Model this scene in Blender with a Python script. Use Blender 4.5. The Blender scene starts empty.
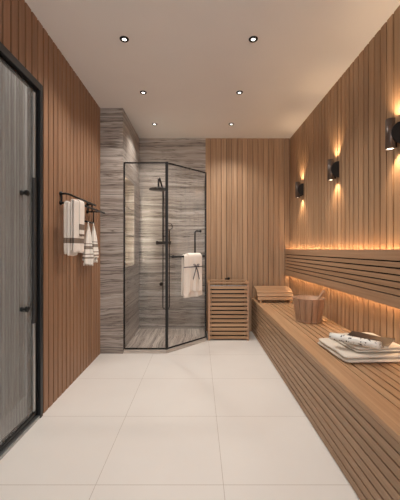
import bpy, bmesh, math, random
from mathutils import Vector, Matrix
random.seed(7)
sc = bpy.context.scene
C = sc.collection
PI = math.pi

# ------------------------------------------------------------ camera, world, exposure
F = 305.0; VX, VY = 199.0, 249.0; CAMH = 1.15
cd = bpy.data.cameras.new('camera'); cam = bpy.data.objects.new('camera', cd); C.objects.link(cam)
cd.sensor_fit = 'HORIZONTAL'; cd.sensor_width = 36.0; cd.lens = F/400*36
cd.shift_x = (200-VX)/400; cd.shift_y = -(250-VY)/400
cd.clip_start = 0.02
cam.location = (0, 0, CAMH); cam.rotation_euler = (PI/2, 0, 0)
sc.camera = cam
w = bpy.data.worlds.new('world'); sc.world = w; w.use_nodes = True
bg = w.node_tree.nodes['Background']
bg.inputs['Color'].default_value = (0.93, 0.97, 1.0, 1); bg.inputs['Strength'].default_value = 3.9
sc.view_settings.view_transform = 'Standard'; sc.view_settings.look = 'None'
sc.view_settings.gamma = 1.0; sc.view_settings.exposure = 0.0
sc.cycles.max_bounces = 10; sc.cycles.diffuse_bounces = 5; sc.cycles.glossy_bounces = 4
sc.cycles.transparent_max_bounces = 12; sc.cycles.sample_clamp_indirect = 4.0
DOWN_W = 40.0; SCONCE_W = 6.5; LED_E = 44.0

XL, XR, YB, ZC = -1.084, 1.272, 4.26, 2.697       # left wall, right wall, back wall, ceiling
XS, YS = -0.835, 3.35                              # stone block beside the shower
XM = 0.092                                         # stone / timber change on the back wall
YN = -1.7                                          # near end of the room

# ------------------------------------------------------------ helpers
def lin(c):
    def f(v):
        v /= 255.0
        return v/12.92 if v <= .04045 else ((v+.055)/1.055)**2.4
    return (f(c[0]), f(c[1]), f(c[2]), 1)

def tag(o, label=None, cat=None, group=None, kind=None):
    if label: o['label'] = label
    if cat: o['category'] = cat
    if group: o['group'] = group
    if kind: o['kind'] = kind
    return o

def empty(name, loc, label=None, cat=None, group=None, kind=None, rz=0):
    o = bpy.data.objects.new(name, None); C.objects.link(o)
    o.location = loc; o.rotation_euler = (0, 0, rz); o.empty_display_size = .05
    return tag(o, label, cat, group, kind)

class MB:
    """collects faces; coordinates are world coordinates unless a local frame is wanted"""
    def __init__(s): s.v = []; s.f = []; s.t = []; s.sm = []
    def add(s, vs, fs, tone=None, smooth=False):
        b = len(s.v); s.v += [tuple(p) for p in vs]
        t = random.random() if tone is None else tone
        for f in fs:
            s.f.append([i+b for i in f]); s.t.append(t); s.sm.append(smooth)
        return s
    def box(s, x0, x1, y0, y1, z0, z1, tone=None):
        vs = [(x0,y0,z0),(x1,y0,z0),(x1,y1,z0),(x0,y1,z0),(x0,y0,z1),(x1,y0,z1),(x1,y1,z1),(x0,y1,z1)]
        return s.add(vs, [(0,3,2,1),(4,5,6,7),(0,1,5,4),(1,2,6,5),(2,3,7,6),(3,0,4,7)], tone)
    def tube(s, pts, r, n=14, cap=True, tone=0.5):
        pts = [Vector(p) for p in pts]
        rs = r if isinstance(r, (list, tuple)) else [r]*len(pts)
        vs = []; prev = None
        for i, p in enumerate(pts):
            d = (pts[min(i+1, len(pts)-1)] - pts[max(i-1, 0)]).normalized()
            if prev is None:
                a = Vector((0,0,1)) if abs(d.z) < .9 else Vector((1,0,0))
                u = d.cross(a).normalized()
            else:
                u = (prev - d*prev.dot(d)).normalized()
            prev = u; v = d.cross(u)
            for k in range(n):
                a = 2*PI*k/n; vs.append(p + (u*math.cos(a)+v*math.sin(a))*rs[i])
        fs = []
        for i in range(len(pts)-1):
            for k in range(n):
                k2 = (k+1) % n
                fs.append((i*n+k, i*n+k2, (i+1)*n+k2, (i+1)*n+k))
        s.add(vs, fs, tone, True)
        if cap:
            b = len(s.v)-len(vs); m = len(pts)-1
            s.f.append([b+k for k in range(n)][::-1]); s.t.append(tone); s.sm.append(False)
            s.f.append([b+m*n+k for k in range(n)]); s.t.append(tone); s.sm.append(False)
        return s
    def lathe(s, prof, c, axis=(0,0,1), n=28, tone=.5, close=False):
        ax = Vector(axis).normalized(); a = Vector((1,0,0)) if abs(ax.x) < .9 else Vector((0,1,0))
        u = ax.cross(a).normalized(); v = ax.cross(u); c = Vector(c); vs = []
        for (r, h) in prof:
            for k in range(n):
                t = 2*PI*k/n; vs.append(c + ax*h + (u*math.cos(t)+v*math.sin(t))*r)
        m = len(prof); fs = []
        for i in range(m if close else m-1):
            j = (i+1) % m
            for k in range(n):
                k2 = (k+1) % n; fs.append((i*n+k, i*n+k2, j*n+k2, j*n+k))
        return s.add(vs, fs, tone, True)
    def prism(s, poly, axis, a0, a1, tone=None, smooth=False):
        """poly: 2D outline in the plane normal to axis ('x': (y,z), 'y': (x,z), 'z': (x,y))"""
        def P(p, a):
            return {'x': (a,p[0],p[1]), 'y': (p[0],a,p[1]), 'z': (p[0],p[1],a)}[axis]
        n = len(poly); vs = [P(p,a0) for p in poly]+[P(p,a1) for p in poly]
        fs = [tuple(range(n))[::-1], tuple(range(n, 2*n))]
        t = random.random() if tone is None else tone
        s.add(vs, fs+[(i, (i+1)%n, (i+1)%n+n, i+n) for i in range(n)], t, False)
        return s
    def build(s, name, mat, parent=None, origin=None, bevel=0, sub=0, solid=0, rz=0):
        me = bpy.data.meshes.new(name)
        o0 = Vector(parent_loc(parent)) if parent else Vector(origin or (0,0,0))
        # parent may itself be a part: its verts are relative to the thing's base as well
        me.from_pydata([tuple(Vector(p)-o0) for p in s.v], [], s.f); me.update()
        at = me.attributes.new('tone', 'FLOAT', 'FACE')
        at.data.foreach_set('value', s.t)
        me.polygons.foreach_set('use_smooth', s.sm)
        bm = bmesh.new(); bm.from_mesh(me); bmesh.ops.recalc_face_normals(bm, faces=bm.faces[:]); bm.to_mesh(me); bm.free()
        me.materials.append(mat)
        o = bpy.data.objects.new(name, me); C.objects.link(o)
        if parent: o.parent = parent
        else: o.location = o0
        if bevel:
            b = o.modifiers.new('bevel', 'BEVEL'); b.width = bevel; b.segments = 2; b.limit_method = 'ANGLE'; b.angle_limit = math.radians(40)
        if solid:
            b = o.modifiers.new('solid', 'SOLIDIFY'); b.thickness = solid; b.offset = 0
        if sub:
            b = o.modifiers.new('sub', 'SUBSURF'); b.levels = sub; b.render_levels = sub
        return o

def parent_loc(p):
    v = Vector((0,0,0))
    while p: v += p.location; p = p.parent
    return v

# pixel + depth -> world
def px(x, y, d): return Vector(((x-VX)*d/F, d, CAMH-(y-VY)*d/F))

# ------------------------------------------------------------ materials
def nt(name):
    m = bpy.data.materials.new(name); m.use_nodes = True
    t = m.node_tree; b = t.nodes['Principled BSDF']; return m, t, b
def N(t, typ, **kw):
    n = t.nodes.new(typ)
    for k, v in kw.items(): setattr(n, k, v)
    return n
def math_n(t, op, a, b=None, c=None):
    n = N(t, 'ShaderNodeMath', operation=op)
    for i, v in enumerate((a, b, c)):
        if v is None: continue
        if isinstance(v, (int, float)): n.inputs[i].default_value = v
        else: t.links.new(v, n.inputs[i])
    return n.outputs[0]
def ramp(t, fac, stops):
    r = N(t, 'ShaderNodeValToRGB'); e = r.color_ramp.elements
    while len(e) < len(stops): e.new(.5)
    for i, (p, c) in enumerate(stops): e[i].position = p; e[i].color = c
    t.links.new(fac, r.inputs[0]); return r.outputs[0]
def mixc(t, fac, a, b, mode='MIX'):
    n = N(t, 'ShaderNodeMix', data_type='RGBA', blend_type=mode)
    for sock, v in ((n.inputs[0], fac), (n.inputs[6], a), (n.inputs[7], b)):
        if isinstance(v, (int, float)): sock.default_value = v
        elif isinstance(v, tuple): sock.default_value = v
        else: t.links.new(v, sock)
    return n.outputs[2]

def plain(name, col, rough=.5, metal=0, spec=.5, bump=0, bscale=200, dv=.06):
    m, t, b = nt(name)
    b.inputs['Base Color'].default_value = col; b.inputs['Roughness'].default_value = rough
    b.inputs['Metallic'].default_value = metal; b.inputs['Specular IOR Level'].default_value = spec
    tc = N(t, 'ShaderNodeTexCoord'); nz = N(t, 'ShaderNodeTexNoise'); nz.inputs['Scale'].default_value = bscale
    t.links.new(tc.outputs['Object'], nz.inputs['Vector'])
    r = ramp(t, nz.outputs['Fac'], [(0.3, tuple(c*(1-dv) for c in col[:3])+(1,)), (0.7, tuple(min(1, c*(1+dv)) for c in col[:3])+(1,))])
    t.links.new(r, b.inputs['Base Color'])
    if bump:
        bp = N(t, 'ShaderNodeBump'); bp.inputs['Strength'].default_value = bump; bp.inputs['Distance'].default_value = .002
        t.links.new(nz.outputs['Fac'], bp.inputs['Height']); t.links.new(bp.outputs[0], b.inputs['Normal'])
    return m

def emit(name, col, e):
    m, t, b = nt(name); b.inputs['Base Color'].default_value = (0,0,0,1)
    b.inputs['Emission Color'].default_value = col; b.inputs['Emission Strength'].default_value = e
    return m

def wood(name, axis, c1, c2, var=.25, rough=.5, grain=55):
    """grain runs along axis; every board has its own tone (face attribute)"""
    m, t, b = nt(name)
    tc = N(t, 'ShaderNodeTexCoord'); mp = N(t, 'ShaderNodeMapping')
    s = [grain]*3; s['xyz'.index(axis)] = 1.3
    mp.inputs['Scale'].default_value = s
    t.links.new(tc.outputs['Object'], mp.inputs['Vector'])
    at = N(t, 'ShaderNodeAttribute', attribute_name='tone')
    tone = at.outputs['Fac']
    nz = N(t, 'ShaderNodeTexNoise', noise_dimensions='4D')
    nz.inputs['Scale'].default_value = 1.0; nz.inputs['Detail'].default_value = 5; nz.inputs['Roughness'].default_value = .6
    nz.inputs['Distortion'].default_value = .4
    t.links.new(mp.outputs[0], nz.inputs['Vector']); t.links.new(math_n(t, 'MULTIPLY', tone, 37.0), nz.inputs['W'])
    col = ramp(t, nz.outputs['Fac'], [(.3, c2), (.68, c1)])
    k = math_n(t, 'MULTIPLY_ADD', tone, var, 1-var*.5)
    cb = N(t, 'ShaderNodeCombineColor')
    t.links.new(k, cb.inputs[0]); t.links.new(math_n(t, 'POWER', k, 1.05), cb.inputs[1]); t.links.new(math_n(t, 'POWER', k, 1.15), cb.inputs[2])
    col = mixc(t, 1.0, col, cb.outputs[0], 'MULTIPLY')
    t.links.new(col, b.inputs['Base Color'])
    b.inputs['Roughness'].default_value = rough; b.inputs['Specular IOR Level'].default_value = .35
    bp = N(t, 'ShaderNodeBump'); bp.inputs['Strength'].default_value = .15; bp.inputs['Distance'].default_value = .001
    t.links.new(nz.outputs['Fac'], bp.inputs['Height']); t.links.new(bp.outputs[0], b.inputs['Normal'])
    return m

def marble(name, across, joints=True, gain=1.0):
    """horizontal silvery streaks; 'across' is the axis the layers stack along"""
    m, t, b = nt(name)
    tc = N(t, 'ShaderNodeTexCoord')
    ax = 'xyz'.index(across)
    lo = N(t, 'ShaderNodeTexNoise'); lo.inputs['Scale'].default_value = 1.6; lo.inputs['Detail'].default_value = 3
    t.links.new(tc.outputs['Object'], lo.inputs['Vector'])
    sep = N(t, 'ShaderNodeSeparateXYZ'); t.links.new(tc.outputs['Object'], sep.inputs[0])
    h = sep.outputs[ax]
    hw = math_n(t, 'MULTIPLY_ADD', lo.outputs['Fac'], .10, h)
    cmb = N(t, 'ShaderNodeCombineXYZ')
    for i in range(3): t.links.new(hw if i == ax else sep.outputs[i], cmb.inputs[i])
    def layer(sa, sl, det, seed, dist=0.0):
        mp = N(t, 'ShaderNodeMapping'); s = [sl]*3; s[ax] = sa
        mp.inputs['Scale'].default_value = s; mp.inputs['Location'].default_value = (seed, seed*2, seed*3)
        t.links.new(cmb.outputs[0], mp.inputs['Vector'])
        n = N(t, 'ShaderNodeTexNoise'); n.inputs['Scale'].default_value = 1; n.inputs['Detail'].default_value = det
        n.inputs['Roughness'].default_value = .65; n.inputs['Distortion'].default_value = dist
        t.links.new(mp.outputs[0], n.inputs['Vector']); return n.outputs['Fac']
    a = layer(24, .5, 6, 3.1, .15); f = layer(120, 1.0, 4, 9.2); v = layer(30, .8, 4, 5.7, .25)
    base = ramp(t, a, [(.30, lin((104,94,87))), (.42, lin((152,140,131))), (.55, lin((178,167,158))), (.7, lin((202,192,182)))])
    fine = ramp(t, f, [(.35, (.66,.64,.62,1)), (.6, (1,1,1,1))])
    base = mixc(t, .75, base, fine, 'MULTIPLY')
    dv = math_n(t, 'ABSOLUTE', math_n(t, 'SUBTRACT', v, .5))
    vein = ramp(t, dv, [(0.0, (.22,.17,.14,1)), (.032, (1,1,1,1))])
    gate = ramp(t, layer(3, 2.2, 2, 1.3), [(.38, (0,0,0,1)), (.5, (1,1,1,1))])
    base = mixc(t, gate, base, mixc(t, 1.0, base, vein, 'MULTIPLY'))
    if gain != 1: base = mixc(t, 1.0, base, (gain, gain, gain, 1), 'MULTIPLY')
    if joints:
        z = sep.outputs[2]
        fr = math_n(t, 'FRACT', math_n(t, 'DIVIDE', math_n(t, 'SUBTRACT', z, .068), .42))
        j1 = math_n(t, 'LESS_THAN', fr, .015)
        j2 = math_n(t, 'LESS_THAN', math_n(t, 'ABSOLUTE', math_n(t, 'SUBTRACT', z, .306)), .0032)
        j = math_n(t, 'MAXIMUM', j1, j2)
        base = mixc(t, math_n(t, 'MULTIPLY', j, .9), base, (.05,.042,.038,1))
    t.links.new(base, b.inputs['Base Color'])
    b.inputs['Roughness'].default_value = .28
    return m

def tile_floor():
    m, t, b = nt('floor_tiles')
    tc = N(t, 'ShaderNodeTexCoord'); sep = N(t, 'ShaderNodeSeparateXYZ'); t.links.new(tc.outputs['Object'], sep.inputs[0])
    def line(s, off, pitch, wd):
        fr = math_n(t, 'FRACT', math_n(t, 'ADD', math_n(t, 'DIVIDE', math_n(t, 'SUBTRACT', s, off), pitch), 40.0))
        return math_n(t, 'LESS_THAN', math_n(t, 'ABSOLUTE', math_n(t, 'SUBTRACT', fr, .5)), wd/pitch/2)
    g = math_n(t, 'MAXIMUM', line(sep.outputs[0], .119-.3115, .623, .0024), line(sep.outputs[1], 1.487-.305, .61, .0028))
    nz = N(t, 'ShaderNodeTexNoise'); nz.inputs['Scale'].default_value = 1.7; nz.inputs['Detail'].default_value = 6
    t.links.new(tc.outputs['Object'], nz.inputs['Vector'])
    col = ramp(t, nz.outputs['Fac'], [(.3, FLOOR1), (.7, FLOOR2)])
    col = mixc(t, g, col, lin((178,164,151)))
    t.links.new(col, b.inputs['Base Color']); b.inputs['Roughness'].default_value = .32; b.inputs['Specular IOR Level'].default_value = .4
    return m
FLOOR1, FLOOR2 = lin((222,215,208)), lin((228,222,215))

def clear_glass(name, tint, refl=.9):
    m, t, b = nt(name); t.nodes.remove(b)
    out = t.nodes['Material Output']
    tr = N(t, 'ShaderNodeBsdfTransparent'); tr.inputs[0].default_value = tint
    gl = N(t, 'ShaderNodeBsdfGlossy'); gl.inputs['Roughness'].default_value = .02; gl.inputs['Color'].default_value = (refl,refl,refl,1)
    fr = N(t, 'ShaderNodeFresnel'); ge = N(t, 'ShaderNodeNewGeometry')
    t.links.new(math_n(t, 'MULTIPLY_ADD', ge.outputs['Backfacing'], 1/1.45-1.45, 1.45), fr.inputs[0])
    mx = N(t, 'ShaderNodeMixShader')
    t.links.new(fr.outputs[0], mx.inputs[0]); t.links.new(tr.outputs[0], mx.inputs[1]); t.links.new(gl.outputs[0], mx.inputs[2])
    t.links.new(mx.outputs[0], out.inputs[0]); return m

def fluted_glass():
    m, t, b = nt('fluted_glass'); out = t.nodes['Material Output']
    b.inputs['Base Color'].default_value = lin((186,182,176)); b.inputs['Roughness'].default_value = .16
    tr = N(t, 'ShaderNodeBsdfTransparent'); tr.inputs[0].default_value = (.86,.86,.86,1)
    mx = N(t, 'ShaderNodeMixShader'); mx.inputs[0].default_value = .3
    t.links.new(tr.outputs[0], mx.inputs[1]); t.links.new(b.outputs[0], mx.inputs[2]); t.links.new(mx.outputs[0], out.inputs[0])
    return m

def towel_mat(name, col, bands=(), band_col=None, axis=2):
    m, t, b = nt(name)
    tc = N(t, 'ShaderNodeTexCoord'); sep = N(t, 'ShaderNodeSeparateXYZ'); t.links.new(tc.outputs['Object'], sep.inputs[0])
    nz = N(t, 'ShaderNodeTexNoise'); nz.inputs['Scale'].default_value = 260; t.links.new(tc.outputs['Object'], nz.inputs['Vector'])
    c = ramp(t, nz.outputs['Fac'], [(.3, tuple(v*.88 for v in col[:3])+(1,)), (.7, col)])
    if bands:
        acc = None
        for (a0, a1) in bands:
            z = sep.outputs[axis]
            g = math_n(t, 'MULTIPLY', math_n(t, 'GREATER_THAN', z, a0), math_n(t, 'LESS_THAN', z, a1))
            acc = g if acc is None else math_n(t, 'MAXIMUM', acc, g)
        c = mixc(t, acc, c, band_col)
    t.links.new(c, b.inputs['Base Color']); b.inputs['Roughness'].default_value = .95; b.inputs['Specular IOR Level'].default_value = .1
    bp = N(t, 'ShaderNodeBump'); bp.inputs['Strength'].default_value = .5; bp.inputs['Distance'].default_value = .002
    t.links.new(nz.outputs['Fac'], bp.inputs['Height']); t.links.new(bp.outputs[0], b.inputs['Normal'])
    return m

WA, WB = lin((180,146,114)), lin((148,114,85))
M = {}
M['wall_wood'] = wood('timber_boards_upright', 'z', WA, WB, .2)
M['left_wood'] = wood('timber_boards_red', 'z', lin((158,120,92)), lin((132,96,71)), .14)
M['wood_y'] = wood('timber_along', 'y', lin((187,151,116)), lin((157,120,87)), .14, .42)
M['wood_face'] = wood('timber_bench_face', 'y', lin((178,146,117)), lin((150,118,91)), .14, .5)
M['wood_back'] = wood('timber_backrest', 'y', lin((174,140,110)), lin((148,114,86)), .14, .5)
M['wood_x'] = wood('timber_cross', 'x', lin((182,146,112)), lin((152,116,85)), .2, .5)
M['wood_z'] = wood('timber_staves', 'z', lin((178,142,114)), lin((150,114,89)), .16, .5)
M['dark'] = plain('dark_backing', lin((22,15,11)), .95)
M['curb'] = plain('pale_stone', lin((186,174,163)), .4, bscale=12)
M['groove'] = plain('groove_backing', lin((44,28,19)), .9)
M['black'] = plain('black_metal', lin((30,29,29)), .35, .6)
M['frame'] = plain('black_frame', lin((36,36,37)), .4, .3)
M['bronze'] = plain('dark_bronze', lin((24,19,17)), .4, 0, .3)
M['steel'] = plain('brushed_steel', lin((170,170,168)), .35, .8)
M['gunmetal'] = plain('gunmetal', lin((58,56,55)), .45, .5)
M['ceil'] = plain('ceiling_plaster', lin((232,227,221)), .9, bscale=3, dv=.01)
M['plain_wall'] = plain('grey_wall', lin((150,145,139)), .8, bscale=3)
M['marble'] = marble('striped_marble', 'z')
M['passage'] = wood('passage_streak_panels', 'z', lin((240,236,230)), lin((150,146,141)), .9, .6, 30)  # invented panels, tones spread wide for light and dark streaks through the glass
M['marble_floor'] = marble('striped_marble_floor', 'x', False, 1.8)
M['floor'] = tile_floor()
M['glass'] = clear_glass('shower_glass', (.945,.95,.95,1))
M['flute'] = fluted_glass()
M['cream'] = towel_mat('cream_towel', lin((236,224,212)))
M['banded'] = towel_mat('banded_towel', lin((232,222,212)), [(.078,.118)], lin((128,112,100)))
M['banded_small'] = towel_mat('banded_small_towel', lin((232,222,212)), [(.0,.018), (.05,.095)], lin((128,112,100)))
M['striped'] = towel_mat('striped_towel', lin((232,224,214)), [(.035,.05), (.07,.08), (.12,.15), (.165,.173)], lin((140,126,114)))
M['white_cloth'] = towel_mat('white_cloth', lin((222,212,198)))
M['ribbon'] = plain('ribbon', lin((66,58,66)), .6)

# ------------------------------------------------------------ structure
def struct(o): o['kind'] = 'structure'; return o
struct(MB().box(-2.7, XR+.1, YN, YB+.1, -.08, 0).build('floor', M['floor']))
struct(MB().box(-2.7, XR+.1, YN, YB+.1, ZC, ZC+.08).build('ceiling', M['ceil']))
P, G = .0733, .014
def boards_y(mb, x, sgn, y0, y1, z0, z1, ph, thick=.014):        # boards on a side wall; sgn: where the room is
    k = math.floor((y0-ph)/P)
    while ph+k*P < y1:
        a, b = max(ph+k*P+G/2, y0), min(ph+(k+1)*P-G/2, y1)
        random.seed(k*13+5)
        if b-a > .004: mb.box(min(x, x-sgn*thick), max(x, x-sgn*thick), a, b, z0, z1)
        k += 1
DY0, DY1, DZ = .35, 2.105, 2.275                               # door opening
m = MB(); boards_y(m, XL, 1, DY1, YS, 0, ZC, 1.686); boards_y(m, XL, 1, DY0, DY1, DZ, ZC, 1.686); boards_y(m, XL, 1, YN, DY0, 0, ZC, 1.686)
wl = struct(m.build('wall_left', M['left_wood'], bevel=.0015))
m = MB(); m.box(XL-.10, XL-.0141, DY1, YS, 0, ZC); m.box(XL-.10, XL-.0141, DY0, DY1, DZ, ZC); m.box(XL-.10, XL-.0141, YN, DY0, 0, ZC)
m.build('backing', M['groove'], wl)
m = MB(); boards_y(m, XR, -1, YN, YB+.013, 0, ZC, 1.998)
wr = struct(m.build('wall_right', M['wall_wood'], bevel=.0015))
MB().box(XR+.0141, XR+.1, YN, YB+.1, 0, ZC).build('backing', M['groove'], wr)
m = MB(); k = 0
xx = XM
while xx < XR:
    b = min(xx+P, XR); random.seed(k*7+3); m.box(xx+(.0025 if k else 0), b-.0025, YB, YB+.012, 0, ZC); xx += P; k += 1
wb = struct(m.build('wall_back', M['wall_wood'], bevel=.0015))
MB().box(XM, XR, YB+.0121, YB+.1, 0, ZC).build('backing', M['groove'], wb)
MB().box(XS-.2, XM, YB, YB+.1, 0, ZC, .5).build('stone_cladding', M['marble'], wb)
# stone block with the lit niche
NY0, NY1, NZ0, NZ1, ND = 3.45, 3.93, .945, 1.97, .13
m = MB()
m.box(XL-.1, XS-ND, YS, YB, 0, ZC, .5)
m.box(XS-ND, XS, YS, NY0, 0, ZC, .5); m.box(XS-ND, XS, NY1, YB, 0, ZC, .5)
m.box(XS-ND, XS, NY0, NY1, 0, NZ0, .5); m.box(XS-ND, XS, NY0, NY1, NZ1, ZC, .5)
ws = struct(m.build('wall_shower', M['marble']))
m = MB(); m.box(XS-ND, XS-.004, NY0, NY1, 1.305, 1.32); m.box(XS-ND, XS-.004, NY0, NY1, 1.625, 1.64)
m.build('niche_shelf', M['marble'], ws)
M['niche_led'] = emit('niche_led', (1, .86, .66, 1), 55.0)
for z0, z1 in ((NZ0+.02, 1.30), (1.325, 1.62), (1.645, NZ1-.02)):
    MB().box(XS-.06, XS-.03, NY0+.0005, NY0+.006, z0, z1).build('niche_light', M['niche_led'], ws)
struct(MB().box(XL-.1, -.72, YN-.1, YN, 0, ZC).build('wall_near_blocker', M['plain_wall']))  # unseen strip added to block the bright open end from the shower glass reflection
# added passage behind the sliding door; its uneven panels streak the fluted glass
m = MB(); y = YN; random.seed(11)
while y < YB:
    q = y+random.choice((.03, .04, .06, .09)); m.box(-1.44, -1.36+random.choice((0, .02)), y, min(q, YB)-.003, 0, ZC); y = q
struct(m.build('wall_passage_added', M['passage']))
struct(MB().box(-2.6, XL-.1, YB, YB+.1, 0, ZC).build('wall_passage_end', M['plain_wall']))

L = bpy.data.lights.new('added_passage_fill', 'AREA'); L.shape = 'RECTANGLE'; L.size = .08; L.size_y = 3.2; L.energy = 10; L.color = (1, .97, .93)  # unseen area light added to brighten what shows through the fluted glass
o = bpy.data.objects.new('added_passage_fill', L); C.objects.link(o); o.location = (-1.26, 2.0, ZC-.01)

# ------------------------------------------------------------ sliding door
dr = tag(empty('door_1', (XL-.03, (DY0+DY1)/2, 0)), kind='structure')
m = MB()
m.box(XL-.05, XL+.008, DY1-.034, DY1, 0, DZ); m.box(XL-.05, XL+.008, DY0, DY0+.034, 0, DZ)
m.box(XL-.05, XL+.008, DY0+.034, DY1-.034, DZ-.05, DZ)
m.build('door_frame', M['frame'], dr, bevel=.002)
m = MB()
m.box(XL-.045, XL-.012, DY1-.068, DY1-.0345, .035, DZ-.051); m.box(XL-.045, XL-.012, DY0+.0345, DY0+.078, .035, DZ-.051)
m.box(XL-.045, XL-.012, DY0+.078, DY1-.068, DZ-.062, DZ-.051); m.box(XL-.045, XL-.012, DY0+.078, DY1-.068, .03, .056)
m.build('sash', M['black'], dr, bevel=.002)
MB().box(XL-.045, XL+.004, DY0+.035, DY1-.035, 0, .02).build('track', M['steel'], dr, bevel=.002)
# fluted sheet
m = MB(); vs = []; fs = []; FP = .028; y = DY0+.08; n = 6; ys = []
while y < DY1-.069:
    ys.append(y); y += FP/n
for i, y in enumerate(ys):
    b = .009*abs(math.sin(PI*i/n))
    vs += [(XL-.028+b, y, .056), (XL-.028+b, y, DZ-.062), (XL-.034, y, DZ-.062), (XL-.034, y, .056)]
q = len(ys)
for i in range(q-1):
    for k in range(4): fs.append((i*4+k, (i+1)*4+k, (i+1)*4+(k+1)%4, i*4+(k+1)%4))
fs += [(0,1,2,3), tuple((q-1)*4+k for k in (3,2,1,0))]
m.add(vs, fs, .5, False); m.build('fluted_pane', M['flute'], dr)
m = MB(); m.box(XL-.012, XL-.002, 2.004, 2.026, .08, .66); m.box(XL-.012, XL-.002, 2.004, 2.026, 1.62, DZ-.09)
tag(m.build('edge_strip', M['steel'], dr, bevel=.001), 'pale brushed metal edge strip')
MB().box(XL-.012, XL+.004, 1.998, 2.028, .66, 1.62).build('pull_bar', M['gunmetal'], dr, bevel=.003)
for z in (1.50, .775):
    m = MB(); m.lathe([(0,.0),(.016,.0),(.016,.012),(.008,.014),(.008,.03),(.018,.032),(.018,.044),(.015,.047),(0,.047)], (XL-.026, 1.90, z), (1,0,0))
    m.build('knob', M['black'], dr)
    MB().tube([(XL+.0, 1.90, z), (XL+.0, 1.945, z)], .006).build('knob_stem', M['gunmetal'], dr)

# ------------------------------------------------------------ bench
BT = .465; BX = .733
be = empty('sauna_bench', (1.0, 1.8, 0), 'long slatted timber sauna bench running along the right wall', 'bench')
m = MB(); m.box(BX, .857, YN, YB-.002, BT-.028, BT); m.build('seat_board', M['wood_y'], be, bevel=.003)
m = MB(); x = .863; i = 0
while x < XR-.02:
    m.box(x, min(x+.0432, XR-.003), YN, YB-.002, BT-.028, BT); x += .0538
m.build('seat_slats', M['wood_y'], be, bevel=.002)
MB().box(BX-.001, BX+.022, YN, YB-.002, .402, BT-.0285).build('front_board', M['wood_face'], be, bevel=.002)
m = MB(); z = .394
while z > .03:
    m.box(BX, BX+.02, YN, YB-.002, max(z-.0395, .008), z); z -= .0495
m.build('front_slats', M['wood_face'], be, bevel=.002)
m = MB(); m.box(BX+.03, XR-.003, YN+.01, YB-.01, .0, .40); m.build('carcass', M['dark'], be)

# ------------------------------------------------------------ backrest with light strips
BR0, BR1 = .787, 1.148
br = empty('slatted_backrest', (1.24, 1.8, BR0), 'slatted timber backrest along the right wall with warm light glowing above and below', 'backrest')
XF = 1.205
m = MB(); m.box(XF, XF+.022, YN, YB-.002, 1.078, BR1)
for c0, c1 in ((1.037,1.069),(.995,1.027),(.954,.986),(.912,.945),(.868,.903)): m.box(XF, XF+.022, YN, YB-.002, c0, c1)
m.box(XF, XF+.022, YN, YB-.002, BR0, .86)
m.build('slats', M['wood_back'], br, bevel=.002)
m = MB(); m.box(XF+.023, XR-.001, YN, YB-.004, .83, 1.105); m.build('mounting', M['dark'], br)
M['led'] = emit('warm_led', (1, .65, .35, 1), LED_E)
m = MB(); m.box(XF+.03, XF+.042, YN, YB-.01, 1.1055, 1.113); m.build('light_strip', M['led'], br)
m = MB(); m.box(XF+.03, XF+.042, YN, YB-.01, .822, .8295); m.build('light_strip', M['led'], br)

# ------------------------------------------------------------ sauna heater behind its slatted guard
hx0, hx1, hy0, hy1, hz = .113, .63, 3.83, 4.16, .725
he = empty('sauna_heater', ((hx0+hx1)/2, (hy0+hy1)/2, 0), 'sauna heater in a waist-low slatted timber guard against the back wall', 'heater')
for (x, y) in ((hx0, hy0), (hx1-.026, hy0), (hx0, hy1-.026), (hx1-.026, hy1-.026)):
    MB().box(x, x+.026, y, y+.026, 0, hz-.008).build('post', M['wood_z'], he, bevel=.002)
def guard(name, f):
    m = MB()
    for i in range(13): 
        z = .018+i*.0525
        f(m, z, z+.034)
    return m.build(name, M['wood_x'], he, bevel=.0015)
guard('front_slats', lambda m, a, b: m.box(hx0+.0265, hx1-.0265, hy0+.004, hy0+.018, a, b+.002))
guard('side_slats', lambda m, a, b: m.box(hx0+.004, hx0+.018, hy0+.0265, hy1-.0265, a, b))
guard('side_slats', lambda m, a, b: m.box(hx1-.018, hx1-.004, hy0+.0265, hy1-.0265, a, b))
m = MB(); m.box(hx0-.004, hx1+.004, hy0-.004, hy0+.03, hz-.008, hz+.008); m.box(hx0-.004, hx1+.004, hy1-.03, hy1+.004, hz-.008, hz+.008)
m.box(hx0-.004, hx0+.03, hy0+.03, hy1-.03, hz-.008, hz+.008); m.box(hx1-.03, hx1+.004, hy0+.03, hy1-.03, hz-.008, hz+.008)
m.build('top_rail', M['wood_x'], he, bevel=.002)
MB().box(hx0+.03, hx1-.03, hy0-.001, hy0+.003, .686, .6905).build('metal_lip', M['steel'], he)
m = MB(); m.box(hx0+.05, hx1-.05, hy0+.05, hy1-.05, .04, .66); m.build('heater_body', M['black'], he, bevel=.01)
m = MB()
for i in range(9): m.box(hx0+.055+i*.045, hx0+.062+i*.045, hy0+.055, hy1-.055, .661, .668)
m.build('grille', M['black'], he)
kx_ = (227.5-VX)*4.13/F; m = MB()
m.lathe([(0,-.016),(.014,-.014),(.017,0),(.014,.014),(0,.016)], (kx_+.018, 4.14, hz+.0245), (0,1,0)); m.tube([(kx_-.035, 4.14, hz+.018), (kx_+.01, 4.14, hz+.02)], [.009,.012])
tag(m.build('control_knob', M['black'], he), 'small black knob on the rear rail')

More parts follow.
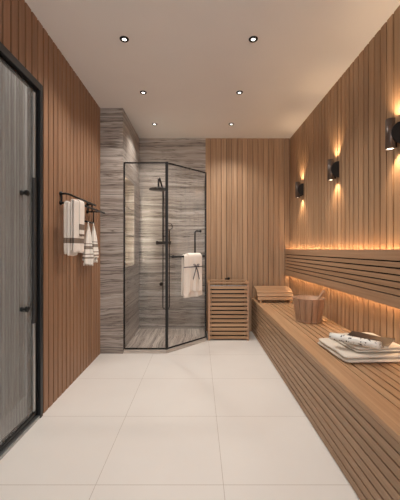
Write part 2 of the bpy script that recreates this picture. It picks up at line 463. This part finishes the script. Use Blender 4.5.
# ------------------------------------------------------------ curved slatted headrest on the bench end
hr = empty('sauna_headrest', (.97, 4.0, BT+.0005), 'low curved slatted timber headrest lying at the far end of the bench', 'headrest')
prof = [(3.86, .500), (3.875, .545), (3.91, .588), (3.965, .618), (4.03, .634), (4.10, .643), (4.17, .646)]
m = MB(); 
for i in range(len(prof)-1):
    (ya, za), (yb, zb) = prof[i], prof[i+1]
    d = Vector((yb-ya, zb-za)); L = d.length; d.normalize(); nn = Vector((-d.y, d.x))
    a = Vector((ya, za))+d*.005; b = Vector((yb, zb))-d*.005
    m.prism([tuple(a), tuple(b), tuple(b-nn*.012), tuple(a-nn*.012)], 'x', .745, 1.2)
m.build('slats', M['wood_x'], hr, bevel=.0015)
for x in (.77, 1.15):
    inner = [(p[0]+.004, p[1]-.0145) for p in prof]
    poly = inner + [(4.17, BT+.0005), (4.13, BT+.0005), (3.93, BT+.0005), (3.87, BT+.0005)]
    MB().prism(poly, 'x', x, x+.022).build('side_frame', M['wood_y'], hr)

# ------------------------------------------------------------ bucket and ladle
bc = Vector((1.04, 2.90, BT+.0005)); H = .225; R0, R1 = .112, .148
bk = empty('wooden_bucket', bc, 'round tapered wooden stave bucket standing on the bench', 'bucket')
m = MB(); NS = 15
for i in range(NS):
    a0 = 2*PI*i/NS+.022; a1 = 2*PI*(i+1)/NS-.022; vs = []
    K = 4
    for (r, z) in ((R0, 0), (R1, H), (R1-.014, H), (R0-.014, 0)):
        for k in range(K+1):
            a = a0+(a1-a0)*k/K; vs.append(bc+Vector((r*math.cos(a), r*math.sin(a), z)))
    fs = []
    for j in range(4):
        for k in range(K):
            fs.append((j*(K+1)+k, j*(K+1)+k+1, ((j+1)%4)*(K+1)+k+1, ((j+1)%4)*(K+1)+k))
    fs += [(0, K+1, 2*(K+1), 3*(K+1)), (K, 4*(K+1)-1, 3*(K+1)-1, 2*(K+1)-1)]
    m.add(vs, fs)
m.build('staves', M['wood_z'], bk, bevel=.002)
m = MB(); m.lathe([(R0-.0155, .0), (R0-.0155, 0.001), (R1-.0155, H-.006), (R1-.019, H-.006), (R0-.019, .02), (0, .02)], bc); m.build('liner', M['wood_z'], bk)
m = MB()
for zz in (.004,):
    r = R0+(R1-R0)*(zz+.006)/H
    m.lathe([(r-.0005, zz), (r+.003, zz), (r+.003+.002, zz+.012), (r+.001, zz+.012)], bc, n=60)
m.build('hoop', M['wood_z'], bk)
la = empty('wooden_ladle', bc+Vector((.02, 0, .04)), 'wooden ladle leaning inside the bucket with its handle showing over the rim', 'ladle')
p0 = bc+Vector((-.03, -.02, .06)); p1 = bc+Vector((.158, .02, .285))
MB().tube([p0, p0.lerp(p1, .5), p0.lerp(p1, .85), p1], [.008, .008, .011, .013]).build('handle', M['wood_z'], la)
m = MB(); m.lathe([(0,-.03),(.025,-.025),(.036,0),(.038,.012),(.033,.012),(.03,0),(.02,-.018),(0,-.022)], p0, (.1,.1,1)); m.build('bowl', M['wood_z'], la)

# ------------------------------------------------------------ folded cloths, magazines on the bench
def folded(name, c, wx, wy, th, layers, rz, mat, label, group=None, seed=1):
    """a cloth folded zig-zag: folds on the left side, open hems on the near side"""
    random.seed(seed); lt = th/layers; path = []
    for L in range(layers):
        z = lt*(L+.5); ins = random.uniform(0, .012)
        xs = [-wx/2+ins + (wx-2*ins)*k/8 for k in range(9)]
        if L % 2: xs = xs[::-1]
        path += [(x, z) for x in xs]
        if L < layers-1:
            s = 1 if L % 2 == 0 else -1
            path.append((xs[-1]+s*lt*.45, z+lt*.5))
    vs = []; ny = 8
    for (x, z) in path:
        for j in range(ny+1):
            y = -wy/2+wy*j/ny
            jit = .0022*math.sin(x*23+j*1.7+seed)*(z/th)
            vs.append((x+.003*math.sin(j*1.3+z*90), y+.004*math.sin(z*300+x*9), z+jit))
    n = len(path); fs = [(i*(ny+1)+j, (i+1)*(ny+1)+j, (i+1)*(ny+1)+j+1, i*(ny+1)+j+1) for i in range(n-1) for j in range(ny)]
    m = MB(); m.add([Vector(v)+Vector(c) for v in vs], fs, .5, True)
    o = m.build(name, mat, None, origin=c, solid=lt*.86, sub=1)
    o.rotation_euler.z = rz
    return tag(o, label, 'towel', group)
folded('folded_towel', (1.048, 2.01, BT+.002), .41, .39, .052, 2, .06, M['white_cloth'], 'wide cream folded towel lying directly on the bench under the other one', 'folded towels on the bench', 2)
folded('folded_towel', (1.095, 2.015, BT+.0555), .335, .34, .034, 2, .08, M['white_cloth'], 'upper cream folded towel lying under the magazines on the bench', 'folded towels on the bench', 5)
TZ = BT+.093
def print_mat(name, paper, ink, scale, thr):
    m, t, b = nt(name); tc = N(t, 'ShaderNodeTexCoord'); nz = N(t, 'ShaderNodeTexNoise')
    nz.inputs['Scale'].default_value = scale; nz.inputs['Detail'].default_value = 1
    t.links.new(tc.outputs['Object'], nz.inputs['Vector'])
    t.links.new(ramp(t, nz.outputs['Fac'], [(thr, paper), (thr+.03, ink)]), b.inputs['Base Color']); b.inputs['Roughness'].default_value = .35
    return m
M['mag1'] = print_mat('printed_pages', lin((226,222,214)), lin((52,44,40)), 55, .6)
M['mag2'] = print_mat('dark_cover', lin((42,36,33)), lin((96,86,76)), 9, .6)
a = Vector((.862, 1.99, TZ+.012)); b = Vector((1.065, 1.79, TZ+.012))
D = (b-a).normalized(); S = D.cross(Vector((0,0,1)))
rm = empty('rolled_magazine', (a+b)/2-Vector((0,0,.011)), 'loosely rolled white magazine with black print on top of the folded towels', 'magazine')
vs = []; fs = []; T = 40; L = 6
for i in range(T+1):
    th = 2*PI*2.2*i/T; r = .010+.019*i/T
    for j in range(L+1):
        p = a.lerp(b, j/L) + Vector((0,0,.0155))
        vs.append(p + S*(r*1.2*math.cos(th)) + Vector((0,0,1))*(r*.85*math.sin(th)))
for i in range(T):
    for j in range(L): fs.append((i*(L+1)+j, (i+1)*(L+1)+j, (i+1)*(L+1)+j+1, i*(L+1)+j+1))
MB().add(vs, fs, .5, True).build('pages', M['mag1'], rm, solid=.0022)
mg = empty('dark_magazine', (1.08, 1.94, TZ), 'flat magazine with a dark brown cover lying behind the rolled one', 'magazine')
mg.rotation_euler.z = -.85
def quad_slab(m, cx, cy, z0, z1, wx, wy):
    n = 8; vs = []
    for i in range(n+1):
        x = -wx/2+wx*i/n; dz = .002*math.sin(i*.9)+.004*(i/n)**3
        for (yy, zz) in ((-wy/2, z0), (-wy/2, z1), (wy/2, z1), (wy/2, z0)):
            vs.append((cx+x, cy+yy, zz+dz+.001+.024*(yy/wy+.5)))
    fs = [(i*4+k, (i+1)*4+k, (i+1)*4+(k+1)%4, i*4+(k+1)%4) for i in range(n) for k in range(4)]
    fs += [(0,1,2,3), (n*4+3, n*4+2, n*4+1, n*4)]
    m.add(vs, fs, .5)
m = MB(); quad_slab(m, 1.08, 1.94, TZ+.001, TZ+.007, .255, .125); m.build('pages', M['mag1'], mg)
m = MB(); quad_slab(m, 1.08, 1.94, TZ+.0075, TZ+.0085, .26, .13); m.build('cover', M['mag2'], mg)

# ------------------------------------------------------------ shower
CZ = .042
A = Vector((-.357, 3.38, 0)); B = Vector((.092, 3.83, 0)); DD = (B-A).normalized(); NN = Vector((DD.y, -DD.x, 0))
fl = [(XS, 3.372), (A.x, 3.372), (B.x, B.y-.008), (B.x, YB), (XS, YB)]
sh = empty('shower_enclosure', (-.37, 3.8, 0), 'corner shower cubicle of clear glass in a thin black frame with a cut diagonal front', 'shower cubicle')
# tray
def offs(d): return [(XS+.001, 3.355-d), (A.x+.41*d, 3.355-d), (B.x+d*.9, B.y-.022-d*.0), (B.x+d*.9, YB-.001), (XS+.001, YB-.001)]
MB().prism(offs(.0), 'z', 0.0005, .018).build('curb_step', M['curb'], sh, bevel=.002)
MB().prism([(XS+.001, 3.366), (A.x+.002, 3.366), (B.x-.001, B.y-.012), (B.x-.001, YB-.001), (XS+.001, YB-.001)], 'z', .0185, .036).build('shower_tray', M['curb'], sh, bevel=.002)
MB().prism([(XS+.003, 3.39), (A.x-.004, 3.39), (B.x-.02, B.y+.006), (B.x-.02, YB-.003), (XS+.003, YB-.003)], 'z', .0362, .04, .5).build('tray_floor', M['marble_floor'], sh)
ZT = 2.112; fw = .009
def bar(m, p, q, w=.012):
    m.tube([p, q], w*.7, n=4, tone=.5)
def post(m, x, y, w, z0=CZ, z1=ZT): m.box(x-w/2, x+w/2, y-w/2, y+w/2, z0, z1)
a0 = Vector((XS+.008, 3.38, 0)); b1 = Vector((B.x-.006, YB-.006, 0))
def up(p, z): return Vector((p.x, p.y, z))
for (p, w_) in ((a0, .014), (A, .030), (B-Vector((.006,0,0)), .016), (b1, .012)):
    m = MB(); post(m, p.x, p.y, w_); m.build('frame_post', M['bronze'], sh, bevel=.001)
def rail(p, q, z, hh=.014, tt=.014):
    d = (q-p).normalized(); n = Vector((d.y, -d.x, 0))*tt/2; m = MB()
    P4 = [p+n, q+n, q-n, p-n]
    vs = [up(v, z) for v in P4]+[up(v, z+hh) for v in P4]
    m.add(vs, [(0,1,2,3),(4,5,6,7),(0,1,5,4),(1,2,6,5),(2,3,7,6),(3,0,4,7)], .5)
    m.build('frame_rail', M['bronze'], sh)
    return d
def pane(p, q, z0, z1, name):
    d = (q-p).normalized(); n = Vector((d.y, -d.x, 0))*.003; m = MB()
    P4 = [p+n, q+n, q-n, p-n]; vs = [up(v, z0) for v in P4]+[up(v, z1) for v in P4]
    m.add(vs, [(0,1,2,3),(4,5,6,7),(0,1,5,4),(1,2,6,5),(2,3,7,6),(3,0,4,7)], .5)
    m.build(name, M['glass'], sh)
Bc = B-Vector((.006,0,0))
dAB = (Bc-A).normalized()
segs = [(a0+Vector((.008,0,0)), A-Vector((.012,0,0)), 'fixed_pane'), (A+dAB*.014, Bc-dAB*.012, 'glass_door'), (Bc+Vector((0,.01,0)), b1-Vector((0,.008,0)), 'fixed_pane')]
for (p, q, nme) in segs:
    rail(p, q, ZT-.014); rail(p, q, CZ-.001, .012); pane(p, q, CZ+.0115, ZT-.0145, nme)
# handle bar on the glass door
def on_diag(xp, off=.0):
    lo, hi = 0, 1
    for _ in range(40):
        t = (lo+hi)/2; p = A+(B-A)*t+NN*off
        if VX+p.x*F/p.y < xp: lo = t
        else: hi = t
    return p
ho = .055
h0 = on_diag(173, ho); h1 = on_diag(203.6, ho); hc = on_diag(195, ho); ht = on_diag(200.3, ho)
z1 = 1.15-(256.8-VY)*h0.y/F; z2 = 1.15+(VY-231.5)*3.75/F
h0.z = h1.z = z1; m = MB()
m.tube([h0, h1], .011, tone=.5)
c0 = up(hc, z1); arc = [c0, up(hc, z2-.03)]
for k in range(1, 7):
    a = PI/2*k/6; arc.append(up(hc, z2-.03)+Vector((0,0,.03*math.sin(a)))+DD*(.03*(1-math.cos(a))))
arc.append(up(ht, z2)); m.tube(arc, .0095, tone=.5)
for p in (h0, h1, up(ht, z2)):
    m.tube([p, p-NN*(ho-.004)], .0075, tone=.5)
    m.lathe([(0,0),(.017,0),(.017,.01),(0,.012)], p-NN*(.0045-.0), NN, tone=.5)
m.build('grab_bar', M['bronze'], sh)
# towel on the grab bar
def drape(parent, name, rod, D, Nn, half, r, hin, hout, mat, amp=.004, solid=.01, flare=0.0, seed=0, nx=14, skew=0.0, rmin=None):
    """cloth over a horizontal rod: rod centre, direction D, outward normal Nn"""
    random.seed(seed); path = []; K = 7
    for k in range(K): path.append((-r, -hin*(1-k/K), 1-k/K))
    for k in range(7):
        a = PI-PI*k/6; path.append((r*math.cos(a), r*math.sin(a), 0))
    for k in range(1, 12): path.append((r, -hout*k/11, k/11))
    vs = []
    rm_ = r if rmin is None else rmin
    path = [((1 if u > 0 else -1)*(rm_+(r-rm_)*math.exp(z/.03)) if z < -1e-6 else u, z, f) for (u, z, f) in path]
    for (u, z, f) in path:
        for j in range(nx+1):
            s = -1+2*j/nx
            wv = amp*f*(math.sin(s*7+seed*1.7)+.6*math.sin(s*13+seed))*(1 if u > 0 else .4)
            vs.append(Vector(rod)+D*(s*half*(1+flare*f)+skew*f)+Nn*(u+wv)+Vector((0,0,z+.003*math.sin(s*4+seed)*f)))
    n = len(path); fs = [(i*(nx+1)+j, (i+1)*(nx+1)+j, (i+1)*(nx+1)+j+1, i*(nx+1)+j+1) for i in range(n-1) for j in range(nx)]
    m = MB(); m.add(vs, fs, .5, True)
    return m.build(name, mat, parent, solid=solid, sub=1)
t0 = on_diag(183, ho); t1 = on_diag(200.8, ho); tcn = (t0+t1)/2; tcn.z = z1
hang = .475
tw = empty('hanging_towel', (tcn.x, tcn.y, z1-hang), 'cream towel tied with a dark ribbon bow, hanging on the shower door bar', 'towel')
half = (t1-t0).length/2
drape(tw, 'back_layer', tcn, DD, NN, half*1.0, .02, hang-.02, hang, M['cream'], .008, .011, .06, 3)
drape(tw, 'front_layer', up(tcn+DD*.015+Vector((0,0,0)), z1+.003), DD, NN, half*.72, .036, .1, hang-.06, M['cream'], .007, .008, .03, 8)
zr = 1.15-(266.5-VY)*3.6/F
f = tcn+NN*.043
m = MB()
def ribb(pts, wd=.010, th=.0015, wdir=Vector((0,0,1))):
    vs = []
    for i, p in enumerate(pts):
        d = (pts[min(i+1,len(pts)-1)]-pts[max(i-1,0)]).normalized(); s = d.cross(NN).normalized()*wd/2
        vs += [p+s+NN*th, p-s+NN*th, p-s-NN*th, p+s-NN*th]
    n = len(pts); fs = [(i*4+k, (i+1)*4+k, (i+1)*4+(k+1)%4, i*4+(k+1)%4) for i in range(n-1) for k in range(4)]
    fs += [(0,1,2,3), tuple(4*(n-1)+k for k in (3,2,1,0))]
    m.add(vs, fs, .5)
o_ = up(f, zr)
def q_(u, v, n=0.0): return o_+DD*u+Vector((0,0,v))+NN*n
ribb([q_(-half*1.08, -.002, -.018), q_(-half*.85, 0, .001), q_(0, 0, .003), q_(half*.95, .0, .001), q_(half*1.1, 0, -.02)])
kx = .02
ribb([q_(kx, 0, .006), q_(kx-.025, .03, .008), q_(kx-.045, .032, .008), q_(kx-.035, .012, .008), q_(kx, 0, .006)], .008)
ribb([q_(kx, 0, .006), q_(kx+.025, .03, .008), q_(kx+.045, .028, .008), q_(kx+.035, .008, .008), q_(kx, 0, .006)], .008)
ribb([q_(kx, 0, .006), q_(kx-.02, -.06, .008), q_(kx-.05, -.145, .006)], .011)
ribb([q_(kx, 0, .006), q_(kx+.025, -.06, .008), q_(kx+.05, -.15, .006)], .011)
m.lathe([(0,.0),(.009,.001),(.011,.005),(.007,.01),(0,.011)], q_(kx, 0, .004), NN)
tag(m.build('ribbon', M['ribbon'], tw), 'dark ribbon tied in a bow')

# shower column on the stone back wall
cx = (163.5-VX)*YB/F
sf = empty('shower_column', (cx, YB-.03, .95), 'dark shower column with round overhead rose on the stone back wall', 'shower')
zh = 1.15+(VY-189.3)*3.95/F
m = MB(); m.tube([(cx, YB-.05, 1.22), (cx, YB-.05, zh+.0)], .011); 
m.build('riser', M['bronze'], sf)
zh = 1.15+(VY-189.3)*3.95/F; hc_ = Vector(((158.5-VX)*3.95/F, 3.95, zh))
arm = [up(hc_, zh+.012), up(hc_, zh+.13), up(hc_, zh+.145)+Vector((.012,.02,0)), Vector((cx, YB-.055, zh+.04)), Vector((cx, YB-.05, zh-.01))]
MB().tube(arm, .0125).build('arm', M['bronze'], sf)
MB().lathe([(0,.014),(.03,.014),(.118,.006),(.122,0),(.12,-.006),(0,-.006)], hc_, n=40).build('rain_head', M['bronze'], sf)
zv = 1.15-(242.8-VY)*(YB-.06)/F; m = MB()
xa = (156-VX)*4.2/F; xb = (171-VX)*4.2/F
m.tube([(xa, YB-.06, zv), (xb, YB-.06, zv)], .019); m.tube([(xa-.0, YB-.06, zv), (xa+.03, YB-.06, zv)], .025); m.tube([(xb-.03, YB-.06, zv), (xb, YB-.06, zv)], .025)
m.tube([(xa+.06, YB-.06, zv), (xa+.06, YB-.001, zv)], .014); m.tube([(xb-.06, YB-.06, zv), (xb-.06, YB-.001, zv)], .014)
m.build('mixer_valve', M['bronze'], sf)
m = MB(); m.tube([(cx, YB-.05, 1.8), (cx, YB-.001, 1.8)], .009); m.tube([(cx, YB-.05, zv), (cx, YB-.05, 1.3)], .012); m.build('wall_bracket', M['bronze'], sf)
xh = (169.3-VX)*4.18/F; zhs = 1.15+(VY-226.6)*4.18/F; m = MB()
m.lathe([(.040,-.005),(.046,-.006),(.049,0),(.046,.005),(.040,.005)], (xh, YB-.09, zhs), (0,1,0), close=True)
m.tube([(xh, YB-.088, zhs-.045), (xh, YB-.08, zhs-.20)], .011)
m.build('hand_shower', M['bronze'], sf)
MB().tube([(xh+.0, YB-.078, zhs-.13), (cx, YB-.05, zhs-.13)], .008).build('slide_holder', M['bronze'], sf)
hp = []
zb = 1.15-(309-VY)*4.2/F
for k in range(25):
    t = k/24
    if t < .8: hp.append((xh, YB-.08, zhs-.20-(zhs-.20-zb-.03)*t/.8))
    else:
        a = PI*(t-.8)/.2; hp.append((xh-(xh-cx)*.5*(1-math.cos(a)), YB-.08, zb+.03-.03*math.sin(a)))
hp.append((cx, YB-.06, zv-.03))
MB().tube(hp, .0065, n=8).build('hose', M['bronze'], sf)
zk = 1.15-(284.5-VY)*4.2/F
m = MB(); m.lathe([(0,0),(.024,0),(.024,.03),(.015,.034),(.013,.055),(0,.056)], ((161-VX)*4.22/F, YB-.001, zk), (0,-1,0)); 
tag(m.build('outlet_valve', M['bronze'], None, origin=((161-VX)*4.22/F, YB-.001, zk)), 'small dark knob on the stone wall low under the mixer', 'valve')

# ------------------------------------------------------------ towel rack on the left wall
ya, yb_ = 2.38, 2.95
rk = empty('towel_rack', (XL, (ya+yb_)/2, 1.36), 'dark two-rail towel rack with hooks on the left timber wall', 'towel rack')
X1, X2, Z1, Z2 = XL+.058, XL+.134, 1.582, 1.510
m = MB(); m.tube([(X1-.045, ya, Z1), (X1-.01, ya, Z1), (X1, ya+.012, Z1), (X1, yb_+.08, Z1)], .008); m.build('upper_rail', M['black'], rk)
m = MB(); m.tube([(XL+.012, ya, Z2), (X2-.012, ya, Z2), (X2, ya+.012, Z2), (X2, yb_+.12, Z2)], .008); m.build('lower_rail', M['black'], rk)
for y in (ya, yb_):
    m = MB(); m.lathe([(0,0),(.017,0),(.017,.012),(0,.014)], (XL+.0005, y, Z1), (1,0,0)); m.lathe([(0,0),(.017,0),(.017,.012),(0,.014)], (XL+.0005, y, Z2), (1,0,0))
    m.tube([(XL+.01, y, Z2), (XL+.01, y, Z1)], .007)
    if y > 2.5: m.tube([(XL+.01, y, Z2), (X2, y, Z2)], .007); m.tube([(XL+.01, y, Z1), (X1, y, Z1)], .007); m.tube([(XL+.05, y, Z2), (XL+.05, y, Z1)], .006)
    m.build('bracket', M['black'], rk)
HX = XL+.062
m = MB(); m.tube([(HX, yb_, Z2), (HX, yb_, 1.40)], .0055); m.tube([(HX, 2.74, 1.40), (HX, yb_+.02, 1.40)], .008)
m.build('hook_rail', M['black'], rk)
Yd, Xn = Vector((0,1,0)), Vector((1,0,0))
bt = 1.116
tb = empty('draped_towel', (X2, 2.44, bt), 'large cream bath towel with one taupe band, draped over the towel rack', 'towel')
drape(tb, 'outer_layer', (X2, 2.39, Z2), Yd, Xn, .10, .013, .37, Z2-bt-.002, M['banded'], .005, .011, .04, 2, rmin=.0085)
drape(tb, 'inner_layer', (X2-.042, 2.36, Z2-.02), Yd, Xn, .08, .012, Z2-bt-.01, Z2-bt-.0, M['banded'], .003, .022, .03, 4, rmin=.0115)
ts = empty('hand_towel', (X2, 2.50, 1.25), 'small cream towel with taupe bands hung over the large bath towel on the rack', 'towel')
drape(ts, 'cloth', (X2, 2.42, Z2+.004), Yd, Xn, .047, .022, .08, Z2-1.247, M['banded_small'], .002, .008, .05, 6, rmin=.021)
def gathered(c, h, r0, r1, label, seed):
    """a cloth pinched at the top and hanging in folds"""
    random.seed(seed); m = MB(); n = 40; prof = [(0,.05,0.0),(.05,.2,.15),(.15,.36,.5),(.35,.6,.8),(.6,.8,1),(.82,1,1),(.95,1.02,1),(1.0,.98,1)]
    vs = []
    for (f, rr, wv) in prof:
        for k in range(n):
            a = 2*PI*k/n
            r = r1*(rr)*(1+.22*wv*math.sin(a*5+seed+f*1.5)+.08*wv*math.sin(a*9+seed*2))
            vs.append(Vector(c)+Vector((r*.62*math.cos(a), r*math.sin(a), -h*f-.02*math.sin(a+seed)*f)))
    P_ = len(prof); fs = [(i*n+k, i*n+(k+1)%n, (i+1)*n+(k+1)%n, (i+1)*n+k) for i in range(P_-1) for k in range(n)]
    m.add(vs, fs, .5, True)
    e = empty('hook_towel', (c[0], c[1], c[2]-h), label, 'towel', 'striped towels on the rack hooks')
    m.build('cloth', M['striped'], e, solid=.006, sub=1)
    m = MB(); q = 15
    for k in range(q):
        a = 2*PI*k/q; r = r1
        p = Vector(c)+Vector((r*.6*math.cos(a), r*math.sin(a), -h-.0))
        m.tube([p, p+Vector((.002*math.sin(k), .003*math.cos(k*2), -.022-.01*random.random()))], .003, n=6)
    m.build('fringe', M['striped'], e)
    m = MB(); m.tube([(c[0], c[1], c[2]-.012), (c[0], c[1]+.004, c[2]+.018)], .004, n=8); m.build('hanging_loop', M['cream'], e)
gathered((HX+.014, 2.775, 1.378), .35, .03, .062, 'grey-striped fringed towel hanging gathered from the rack hook, the nearer one beside the bath towel', 2)
gathered((HX+.014, 2.915, 1.378), .33, .03, .055, 'grey-striped fringed towel hanging gathered from the rack hook, the farther one next to the stone', 5)

# ------------------------------------------------------------ wall sconces
M['bulb'] = emit('warm_bulb', (1, .82, .58, 1), 9.0)
M['bracket'] = plain('matt_black', lin((24,20,18)), .5, .2)
M['sconce_body'] = plain('bronze_cylinder', lin((84,70,62)), .38, .35)
def copy_tree(o, parent=None):
    c = o.copy(); C.objects.link(c); c.parent = parent
    for ch in list(o.children): copy_tree(ch, c)
    return c
def spot(name, loc, d, W, size, col, parent, rad=.01, blend=1.0):
    L = bpy.data.lights.new(name, 'SPOT'); L.energy = W; L.spot_size = size; L.spot_blend = blend; L.color = col; L.shadow_soft_size = rad
    o = bpy.data.objects.new(name, L); C.objects.link(o); o.parent = parent
    o.location = Vector(loc)-parent_loc(parent); o.rotation_euler = Vector(d).to_track_quat('-Z', 'Y').to_euler()
    return o
def sconce(y, label):
    X, Z = XR-.062, 1.875; r = .028
    e = empty('wall_sconce', (XR, y, Z), label, 'wall light', 'sconces on the right wall')
    m = MB(); m.lathe([(r-.004,-.088),(r-.004,-.095),(r,-.095),(r,.095),(r-.004,.095),(r-.004,.088)], (X, y, Z), n=32); m.build('cylinder', M['sconce_body'], e)
    m = MB(); m.lathe([(0,-.088),(r-.0045,-.088)], (X, y, Z)); m.build('bulb', M['bulb'], e)
    m = MB(); m.lathe([(0,.088),(r-.0045,.088)], (X, y, Z)); m.build('bulb', M['bulb'], e)
    R = .073
    for s in (-1, 1):
        poly = [(XR-.0005, Z-R)]+[(XR-.0005-R*math.sin(a), Z-R*math.cos(a)) for a in [PI*k/20 for k in range(1, 20)]]+[(XR-.0005, Z+R)]
        yy = y+s*(r+.003); m = MB(); m.prism(poly, 'y', yy-.0025, yy+.0025, .5); m.build('half_disc', M['bracket'], e)
    spot('lamp_up', (X, y, Z+.096), (.36, 0, 1), SCONCE_W, math.radians(98), (1,.71,.44), e)
    spot('lamp_down', (X, y, Z-.096), (.36, 0, -1), SCONCE_W, math.radians(98), (1,.71,.44), e)
sconce(3.74, 'cylinder wall sconce on the right wall, farthest and nearest to the back wall')
sconce(2.80, 'cylinder wall sconce on the right wall, middle of the three')
sconce(1.93, 'cylinder wall sconce on the right wall, nearest to the camera at the right edge')

# ------------------------------------------------------------ ceiling downlights
M['lamp_face'] = emit('lamp_face', (1, .95, .88, 1), 5.0)
rows = (('nearest row', 2.247), ('middle row', 3.012), ('farthest row', 3.775))
first = None
for rn, y in rows:
    for sd, x in (('left', -.55), ('right', .40)):
        lab = 'small round recessed ceiling downlight, %s one of the %s' % (sd, rn)
        if first is None:
            e = empty('ceiling_downlight', (x, y, ZC), lab, 'ceiling light', 'recessed downlights in the ceiling')
            m = MB(); m.lathe([(.015,-.0005),(.016,-.006),(.032,-.005),(.034,-.0005)], (x, y, ZC), n=32); m.build('trim_ring', M['black'], e)
            m = MB(); m.lathe([(0,-.003),(.0155,-.003)], (x, y, ZC), n=24); m.build('lens', M['lamp_face'], e)
            spot('lamp', (x, y, ZC-.012), (0,0,-1), DOWN_W, math.radians(125), (1,.97,.92), e, .02, .8)
            first = e
        else:
            e = copy_tree(first); e.location = (x, y, ZC); e['label'] = lab
